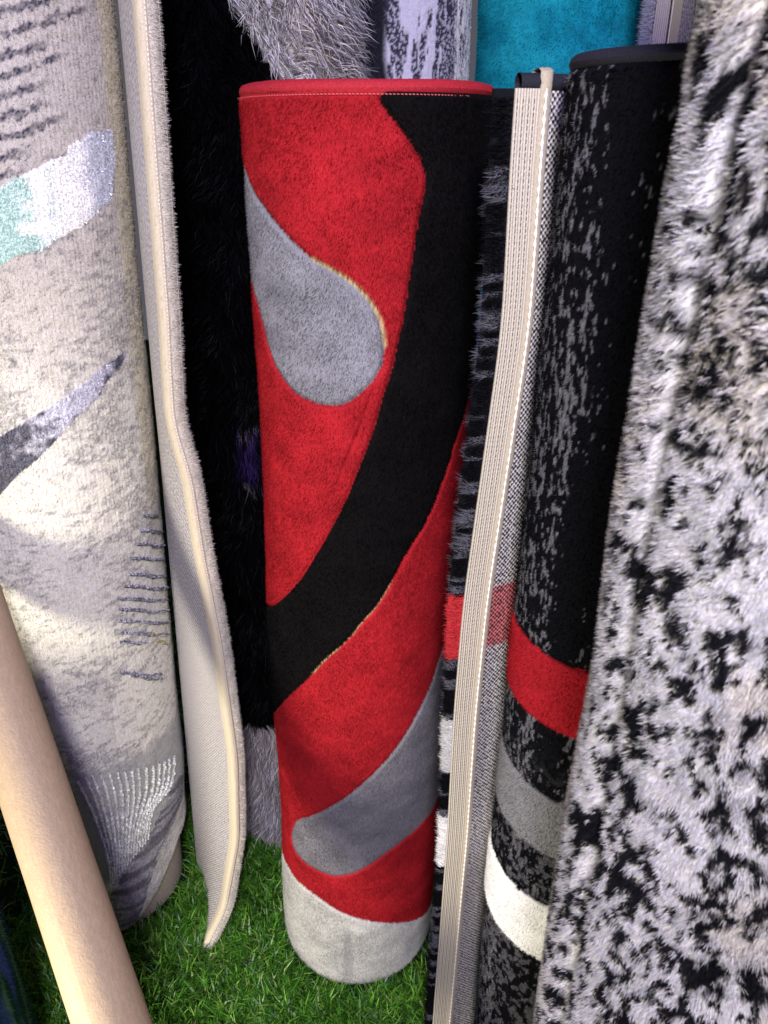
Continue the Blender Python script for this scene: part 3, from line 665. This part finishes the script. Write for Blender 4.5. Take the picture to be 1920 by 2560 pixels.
# ================================================================== speckled black and white shaggy carpet, nearest
def speckled_carpet():
    ro = Roll(.230, .372, .116, .021, 0, -.026, 1.45)
    rr = .13
    FOOT.append((.230, .372, .12))
    root = thing('rolled_carpet', (.230, .372, -.026), 'shaggy black and white speckled carpet roll nearest at the right', 'carpet')
    def colour(s, z):
        wz = z * 1.0 + .012 * (fbm(s * 20, z * 20, 201, 2) - .5); ws = s + .012 * (fbm(s * 22, z * 22, 205, 2) - .5)
        lipm = sstep(-.185, -.20, s)
        big = fbm(ws * 26, wz * 18, 211, 2)
        f = fbm(ws * 145, wz * (115 - 55 * sstep(1.0, 1.15, z)), 215, 3, .6)
        v = f * .92 + big * .18
        dens = -.050 * lipm
        blk = sstep(.545, .590, v + dens - .012 * sstep(.5, .1, z))
        wht = mixc((.60, .585, .61), (.56, .525, .50), sstep(.5, .7, fbm(s * 14, z * 14, 221, 2)))
        wht = mixc(wht, (.40, .40, .43), sstep(.55, .7, fbm(s * 90, z * 90, 225, 2)) * .6)
        return mixc(wht, (.007, .007, .010), blk)
    def bump(s, z):
        crease = np.exp(-((s + .178 + .012 * (fbm(z * 3, z * 0, 231, 2) - .5)) / .007) ** 2)
        lip = np.exp(-((s + .205) / .018) ** 2)
        return -.008 * crease + .004 * lip + .010 * (fbm(s * 7, z * 4, 235, 2) - .5)
    ph = phis(-2.3, 1.0, .03); z = np.concatenate([np.arange(ro.z0, ro.z1, .006), [ro.z1]])
    Z, PH = np.meshgrid(z, ph, indexing='ij'); s = PH * rr
    base = gridmesh('pile_base', ro.P(PH, Z, bump(s, Z) + endround(Z, -9, ro.z1, .03)), M_pile, root, colour(s, Z) * .8)
    n = 520000
    ph, zz = sample(ro, n, -2.15, .75, .0, 1.32); sv = ph * rr
    # gather roots into tufts
    tu = .0026
    ti = np.floor(sv / tu); tj = np.floor(zz / tu)
    h1 = vnoise(ti * 7.13 + .5, tj * 3.7 + .5, 241); h2 = vnoise(ti * 5.3 + .5, tj * 9.1 + .5, 245)
    cs = (ti + .2 + .6 * h1) * tu; cz = (tj + .2 + .6 * h2) * tu
    C = colour(cs, cz)
    sv = sv * .45 + cs * .55; zz = zz * .45 + cz * .55; ph = sv / rr
    T = np.stack([np.cos(ph), np.sin(ph), 0 * ph], 1); U = np.array([0, 0, 1.])
    g1 = fbm(cs * 30, cz * 30, 251, 3) - .5; g2 = fbm(cs * 30, cz * 30, 255, 3) - .5
    lean = T * (g1 * 1.5 + (h1 - .5) * .9 + .22 * rng.normal(size=n))[:, None] + U * (g2 * 1.5 - .35 + (h2 - .5) * .9 + .22 * rng.normal(size=n))[:, None]
    C = C * rng.normal(1, .08, (n, 1)).clip(.6, 1.5)
    fibres('pile_fibres', ro.P(ph, zz, bump(sv, zz) - .002), ro.N(ph), rng.uniform(.0040, .0078, n), .00100, lean, C, M_fib2, root)
    q = ro.P(np.linspace(-math.pi, math.pi, 90), np.full(90, 1.452), -.006)
    tube('edge_binding', q, .009, M_bind, root, c=(.03, .03, .035))
    windings(ro, root, M_inner_dark, 2.2, pitch=.02, start=.02)
speckled_carpet()

# ================================================================== silver and black long-haired shaggy carpet, behind
def shag_carpet():
    ro = Roll(-.165, 1.138, .125, 0, 0, -.026, 1.5)
    rr = .155
    FOOT.append((-.165, 1.138, .125))
    root = thing('rolled_carpet', (-.165, 1.138, -.026), 'long haired silver and black shaggy carpet roll behind the red roll', 'carpet')
    arcp = smooth([(-.9 * rr, 1.42), (-.25 * rr, 1.36), (-.04 * rr, 1.296), (.12 * rr, 1.262), (.32 * rr, 1.232), (.6 * rr, 1.19), (2.0 * rr, 1.08)], 2)
    top = np.vstack([arcp, [(2.0 * rr, 1.7), (-.9 * rr, 1.7)]])
    def colour(s, z):
        w = .012 * (fbm(s * 40, z * 40, 301, 2) - .5) * 2
        t = inpoly(s + w, z + w, top).astype(float)
        t = np.maximum(t, (z + w < .275 + .25 * np.maximum(s, -.1)).astype(float))
        glow = np.exp(-((s + .035) / .016) ** 2) * ((z > .72) & (z < .80)) * (vnoise(s * 200, z * 200, 305) > .35)
        ln = (np.abs(z - .802 - .15 * s) < .0022) | (np.abs(z - .714 - .10 * s) < .0018)
        t = np.maximum(t, ln * .12 * (s > -.05))
        sil = mixc((.50, .48, .50), (.80, .78, .81), fbm(s * 50, z * 50, 311, 3))
        sil = mixc(sil, sil * np.array((.90, .86, .82)), sstep(.45, .65, fbm(s * 22 + 3, z * 22, 315, 2)))
        c = mixc((.0012, .0011, .0017), sil, t)
        return mixc(c, (.045, .022, .13), glow * .8)  # glow of violet light on the fibres, painted in as purple
    ph = phis(-1.7, 1.7, .03); z = np.concatenate([np.arange(ro.z0, ro.z1, .008), [ro.z1]])
    Z, PH = np.meshgrid(z, ph, indexing='ij')
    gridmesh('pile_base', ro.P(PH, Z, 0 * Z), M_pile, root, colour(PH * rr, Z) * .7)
    n = 46000
    ph, zz = sample(ro, n, -1.6, 1.6, .015, 1.36); sv = ph * rr
    T = np.stack([np.cos(ph), np.sin(ph), 0 * ph], 1); U = np.array([0, 0, 1.])
    g1 = fbm(sv * 26, zz * 26, 321, 3) - .5; g2 = fbm(sv * 26, zz * 26, 325, 3) - .5
    lean = T * (g1 * 3.2 + .45 + .4 * rng.normal(size=n))[:, None] + U * (g2 * 2.4 - .75 + .4 * rng.normal(size=n))[:, None]
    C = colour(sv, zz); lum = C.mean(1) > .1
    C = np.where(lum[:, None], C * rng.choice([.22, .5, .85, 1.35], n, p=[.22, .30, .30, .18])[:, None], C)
    L = np.where(lum, rng.uniform(.018, .042, n), rng.uniform(.014, .030, n))
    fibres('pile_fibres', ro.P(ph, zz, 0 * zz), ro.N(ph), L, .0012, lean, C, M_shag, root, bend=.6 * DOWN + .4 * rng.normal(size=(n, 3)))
    q = ro.P(np.linspace(-math.pi, math.pi, 90), np.full(90, 1.502), -.006)
    tube('edge_binding', q, .008, M_bind, root, c=(.03, .03, .03))
    windings(ro, root, M_inner_dark, 2.2, pitch=.018, start=.018)
shag_carpet()

# ================================================================== pale violet-grey streaked carpet and teal plush carpet at the back
def streaked_carpet():
    ro = Roll(.018, 1.345, .108, 0, 0, -.026, 1.55); rr = .108
    FOOT.append((.018, 1.345, .108))
    root = thing('rolled_carpet', (.018, 1.345, -.026), 'pale grey carpet roll with dark vertical streaks beside the teal roll', 'carpet')
    def colour(s, z):
        big = fbm(s * 60, z * 12, 401, 3); f = fbm(s * 170, z * 26, 405, 3)
        d = sstep(.50, .54, f * .55 + big * .5)
        gr = .35 + .65 * (vnoise(s * 620, z * 480, 409) > .42)
        c = mixc((.56, .55, .64), (.05, .05, .075), d * gr)
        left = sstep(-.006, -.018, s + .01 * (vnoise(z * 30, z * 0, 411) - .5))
        c = mixc(c, (.018, .018, .026), left)  # shadow along the roll's left edge, painted into the colour
        sl = sstep(.085, .10, s) * sstep(.4, .6, vnoise(s * 700, z * 120, 413))
        return mixc(c, (.80, .80, .76), sl)
    ph = phis(-1.6, 1.7, .0022 / rr); z = np.concatenate([np.arange(ro.z0, 1.15, .03), np.arange(1.15, 1.43, .0024), np.arange(1.44, 1.56, .02)])
    ro.z1 = z[-1]
    Z, PH = np.meshgrid(z, ph, indexing='ij'); s = PH * rr
    C = colour(s, Z)
    off = .0014 * (C.mean(-1) > .3) + .0006 * rng.normal(size=Z.shape) * (Z > 1.1)
    gridmesh('streaked_pile', ro.P(PH, Z, off), M_pile, root, C)
    n = 30000
    p, zz = sample(ro, n, -1.5, 1.65, 1.15, 1.42)
    fibres('pile_fibres', ro.P(p, zz, 0 * zz), ro.N(p), rng.uniform(.002, .004, n), .0009, .5 * DOWN + .5 * rng.normal(size=(n, 3)), colour(p * rr, zz) * rng.normal(1, .15, (n, 1)), M_fib, root)
    tube('edge_binding', ro.P(np.linspace(-math.pi, math.pi, 90), np.full(90, ro.z1), -.006), .008, M_bind, root, c=(.25, .25, .30))
    windings(ro, root, M_plainback, 2.2)
streaked_carpet()
def teal_carpet():
    ro = Roll(.300, 1.48, .146, 0, 0, -.026, 1.60); rr = .146
    FOOT.append((.300, 1.48, .146))
    root = thing('rolled_carpet', (.300, 1.48, -.026), 'plain teal plush carpet roll at the back', 'carpet')
    def colour(s, z):
        t = fbm(s * 18, z * 26, 431, 4)
        return mixc((.007, .30, .39), (.018, .44, .52), sstep(.3, .7, t))
    ph = phis(-1.7, 1.5, .03); z = np.concatenate([np.arange(ro.z0, 1.6, .01), [1.6]])
    Z, PH = np.meshgrid(z, ph, indexing='ij'); s = PH * rr
    gridmesh('teal_pile', ro.P(PH, Z, .004 * (fbm(s * 20, Z * 20, 435, 3) - .5)), M_teal, root, colour(s, Z))
    n = 50000
    p, zz = sample(ro, n, -1.65, 1.3, 1.1, 1.45)
    g = fbm(p * rr * 40, zz * 40, 437, 3) - .5
    T = np.stack([np.cos(p), np.sin(p), 0 * p], 1)
    fibres('pile_fibres', ro.P(p, zz, .004 * (fbm(p * rr * 20, zz * 20, 435, 3) - .5) - .001), ro.N(p), rng.uniform(.003, .006, n), .0011, T * (g * 3)[:, None] + .6 * DOWN + .4 * rng.normal(size=(n, 3)), colour(p * rr, zz) * rng.normal(1, .14, (n, 1)), M_fib, root)
    tube('edge_binding', ro.P(np.linspace(-math.pi, math.pi, 90), np.full(90, 1.6), -.006), .008, M_bind, root, c=(.01, .15, .22))
    windings(ro, root, M_plainback, 2.5)
teal_carpet()

# ================================================================== white carpet whose taped edge shows beside the teal roll
def white_carpet():
    ro = Roll(.510, 1.235, .085, 0, 0, -.026, 1.55)
    FOOT.append((.510, 1.235, .085))
    root = thing('rolled_carpet', (.510, 1.235, -.026), 'white and silver carpet with beige taped edge between teal and speckled rolls', 'carpet')
    ph = phis(-1.8, 1.5, .06); z = np.linspace(ro.z0, ro.z1, 150)
    Z, PH = np.meshgrid(z, ph, indexing='ij')
    gridmesh('white_pile', ro.P(PH, Z, .002 * rng.normal(size=Z.shape) * .3), M_pile, root, np.tile(np.array((.62, .61, .62)), Z.shape + (1,)))
    zf = np.linspace(-.02, 1.54, 160); n = len(zf)
    def sheet(x0, y0, x1, y1, m, wob=0):
        k = np.linspace(0, 1, m); X = x0 + (x1 - x0) * k; Y = y0 + (y1 - y0) * k + wob * np.sin(np.linspace(0, 14 * math.pi, m))
        return np.stack([np.broadcast_to(X, (n, m)), np.broadcast_to(Y, (n, m)), np.broadcast_to(zf[:, None], (n, m))], -1)
    a, b = (.345, 1.165), (.470, 1.318)
    P = sheet(*a, *b, 20)
    SZ = np.stack([np.broadcast_to(np.linspace(0, .2, 20), (n, 20)), P[..., 2]], -1)
    gridmesh('loose_flap', P, M_black_back, root, np.tile(np.array((.62, .60, .56)), (n, 20, 1)), SZ)
    gridmesh('flap_pile', P + np.array([-.0065, .0053, 0]), M_pile, root, np.tile(np.array((.62, .62, .64)), (n, 20, 1)), flip=True)
    t = sheet(a[0], a[1] - .002, .374, 1.198, 55, .0007)
    gridmesh('edge_tape', t, M_tape, root, np.tile(np.array((.58, .54, .46)), (n, 55, 1)))
    r = sheet(.374, 1.192, .398, 1.223, 8)
    gridmesh('edge_ribbon', r, M_tape, root, np.tile(np.array((.52, .48, .32)), (n, 8, 1)))
    st = np.stack([np.full(300, .3755), np.full(300, 1.1915), np.linspace(0, 1.54, 300)], -1)
    tube('stitching', st, .0007, M_tape, root, nseg=5, c=(.75, .70, .55))
    m = 9000
    zi = rng.uniform(1.1, 1.45, m); u = rng.uniform(0, .012, (m, 1))
    base = np.array([a[0], a[1], 0.]) + u * np.array([-.6, .8, 0.]); base[:, 2] = zi
    fibres('edge_fibres', base, np.tile(nrmz(np.array([-.9, -.2, 0.])), (m, 1)), rng.uniform(.006, .015, m), .0009, .5 * rng.normal(size=(m, 3)), np.tile((.72, .73, .76), (m, 1)) * rng.normal(1, .15, (m, 1)), M_shag, root)
    tube('edge_binding', ro.P(np.linspace(-math.pi, math.pi, 90), np.full(90, 1.55), -.006), .007, M_bind, root, c=(.5, .5, .5))
    windings(ro, root, M_plainback, 2.0)
white_carpet()

# ================================================================== dark green carpet in the lower left corner
def green_carpet():
    ro = Roll(-.600, .560, .150, 0, 0, -.026, .42); rr = .15
    FOOT.append((-.600, .560, .150))
    root = thing('rolled_carpet', (-.600, .560, -.026), 'dark green and blue streaked carpet roll in the lower left corner', 'carpet')
    def colour(s, z):
        f = fbm(s * 120, z * 9, 501, 4)
        c = mixc((.006, .030, .016), (.05, .11, .05), sstep(.45, .7, f))
        return mixc(c, (.03, .05, .14), sstep(.5, .65, fbm(s * 60 + 9, z * 6, 505, 3)))
    ph = phis(-2.6, 2.6, .02); z = np.linspace(ro.z0, .42, 80)
    Z, PH = np.meshgrid(z, ph, indexing='ij'); s = PH * rr
    gridmesh('green_pile', ro.P(PH, Z, .0015 * (fbm(s * 120, Z * 10, 501, 3) - .5)), M_pile, root, colour(s, Z))
    n = 22000
    p, zz = sample(ro, n, -.4, 2.5, -.02, .42)
    fibres('pile_fibres', ro.P(p, zz, 0 * zz), ro.N(p), rng.uniform(.003, .006, n), .0009, .8 * DOWN + .4 * rng.normal(size=(n, 3)), colour(p * rr, zz), M_fib, root)
    tube('edge_binding', ro.P(np.linspace(-math.pi, math.pi, 60), np.full(60, .421), -.005), .007, M_bind, root, c=(.01, .04, .02))
    windings(ro, root, M_inner_dark, 1.6)
green_carpet()

# ================================================================== kraft cardboard tube leaning across the lower left
def kraft_tube():
    p1 = np.array([-.437, .702, .597]); p2 = np.array([-.2817, .487, .339])
    ax = nrmz(p1 - p2)
    r = .0345
    bot = p2 + ax * ((GZ + .024 - p2[2]) / ax[2]); L = (.690 - bot[2]) / ax[2]
    root = thing('cardboard_tube', tuple(bot), 'brown kraft cardboard tube leaning across the lower left corner', 'tube')
    m, nt, N, K, b = nodes('kraft_paper')
    b.inputs['Roughness'].default_value = .62; b.inputs['Specular IOR Level'].default_value = .35
    tc = N.new('ShaderNodeTexCoord')
    n1 = N.new('ShaderNodeTexNoise'); n1.inputs['Scale'].default_value = 22; n1.inputs['Detail'].default_value = 8; n1.inputs['Roughness'].default_value = .7
    mp = N.new('ShaderNodeMapping'); mp.inputs['Scale'].default_value = (1, 1, 1)
    n2 = N.new('ShaderNodeTexNoise'); n2.inputs['Scale'].default_value = 420; n2.inputs['Detail'].default_value = 4
    at = N.new('ShaderNodeAttribute'); at.attribute_name = 'sz'
    mp.inputs['Scale'].default_value = (1.0, .30, 1.0); K.new(at.outputs['Vector'], mp.inputs['Vector'])
    n1.inputs['Scale'].default_value = 260
    K.new(mp.outputs[0], n1.inputs['Vector']); K.new(tc.outputs['Object'], n2.inputs['Vector'])
    cr = N.new('ShaderNodeValToRGB'); cr.color_ramp.elements[0].position = .05; cr.color_ramp.elements[1].position = .88
    cr.color_ramp.elements[0].color = (.26, .185, .115, 1); cr.color_ramp.elements[1].color = (.46, .350, .235, 1)
    ad = N.new('ShaderNodeMath'); ad.operation = 'MULTIPLY_ADD'; ad.inputs[1].default_value = .35; K.new(n2.outputs['Fac'], ad.inputs[0])
    sb = N.new('ShaderNodeMath'); sb.operation = 'SUBTRACT'; sb.inputs[1].default_value = .17; K.new(n1.outputs['Fac'], sb.inputs[0]); K.new(sb.outputs[0], ad.inputs[2])
    K.new(ad.outputs[0], cr.inputs[0]); K.new(cr.outputs[0], b.inputs['Base Color'])
    bp = N.new('ShaderNodeBump'); bp.inputs['Strength'].default_value = .25; bp.inputs['Distance'].default_value = .002
    K.new(n2.outputs['Fac'], bp.inputs['Height']); K.new(bp.outputs[0], b.inputs['Normal'])
    a = nrmz(np.cross(ax, [0, 0, 1.])); bb = np.cross(a, ax)
    nl = 140; u = np.linspace(0, 2 * math.pi, 97); l = np.linspace(0, L, nl)
    LL, UU = np.meshgrid(l, u, indexing='ij')
    # the last paper ply ends in a long, barely twisting seam: a shallow step
    TH = UU + 2.02 + .12 * LL + .012 * (fbm(LL * 22, LL * 0, 605, 2) - .5)
    rad = r + .0021 * UU / (2 * math.pi) + .0006 * (fbm(np.cos(TH) * 2 + 5, LL * 9, 601, 2) - .5)
    V = bot + LL[..., None] * ax + rad[..., None] * (np.cos(TH)[..., None] * a + np.sin(TH)[..., None] * bb)
    gridmesh('outer_wall', V, m, root, SZ=np.stack([UU * r, LL], -1), flip=True)
    gridmesh('ply_seam', np.stack([V[:, -1], V[:, 0]], 1), m, root, flip=True, sm=False)
    Vi = bot + LL[..., None] * ax + (r - .0035) * (np.cos(TH)[..., None] * a + np.sin(TH)[..., None] * bb)
    gridmesh('inner_wall', Vi, m, root)
    for end in (0, -1):
        gridmesh('cut_rim', np.stack([V[end], Vi[end]]), m, root, flip=(end == -1))
kraft_tube()

# ================================================================== artificial turf
def turf():
    P = []
    def scatter(x0, x1, y0, y1, n):
        x = rng.uniform(x0, x1, n); y = rng.uniform(y0, y1, n)
        ok = np.ones(n, bool)
        for cx, cy, r in FOOT: ok &= (x - cx) ** 2 + (y - cy) ** 2 > (r + .002) ** 2
        return np.stack([x[ok], y[ok], np.full(ok.sum(), GZ)], 1)
    A = np.vstack([scatter(-.62, .35, .34, 1.12, 80000), scatter(-1.3, 1.1, .05, 2.0, 30000)])
    # gather into tufts
    tu = .009; ti = np.floor(A[:, 0] / tu); tj = np.floor(A[:, 1] / tu)
    h1 = vnoise(ti * 7.1 + .5, tj * 3.3 + .5, 701); h2 = vnoise(ti * 4.7 + .5, tj * 8.9 + .5, 705)
    A[:, 0] = A[:, 0] * .5 + .5 * (ti + .2 + .6 * h1) * tu; A[:, 1] = A[:, 1] * .5 + .5 * (tj + .2 + .6 * h2) * tu
    n = len(A)
    L = rng.uniform(.020, .046, n) * (.75 + .5 * fbm(A[:, 0] * 14, A[:, 1] * 14, 711, 2))
    g = np.stack([fbm(A[:, 0] * 18, A[:, 1] * 18, 715, 2) - .5, fbm(A[:, 0] * 18, A[:, 1] * 18, 719, 2) - .5, np.zeros(n)], 1)
    lean = g * 2.2 + np.stack([rng.normal(0, .8, n), rng.normal(0, .8, n), np.zeros(n)], 1)
    pal = np.array([(.050, .180, .014), (.085, .275, .020), (.150, .390, .026), (.27, .50, .06), (.025, .095, .014), (.34, .44, .10)])
    C = pal[rng.choice(6, n, p=[.28, .28, .2, .08, .12, .04])] * np.array((.78, .82, .9)) * rng.normal(1, .15, (n, 1)).clip(.5, 1.5)
    m = pile_mat('turf_blade', rough=.38, sheen=0, spec=.5, var=0, trans=.3)
    o = fibres('artificial_turf', A, np.tile((0, 0, 1.), (n, 1)), L, .0029, lean, C, m, None, bend=np.stack([rng.normal(0, .6, n), rng.normal(0, .6, n), -np.abs(rng.normal(0, .35, n))], 1))
    tag(o, 'green artificial turf matting under the carpet rolls', 'artificial turf', kind='stuff')
turf()
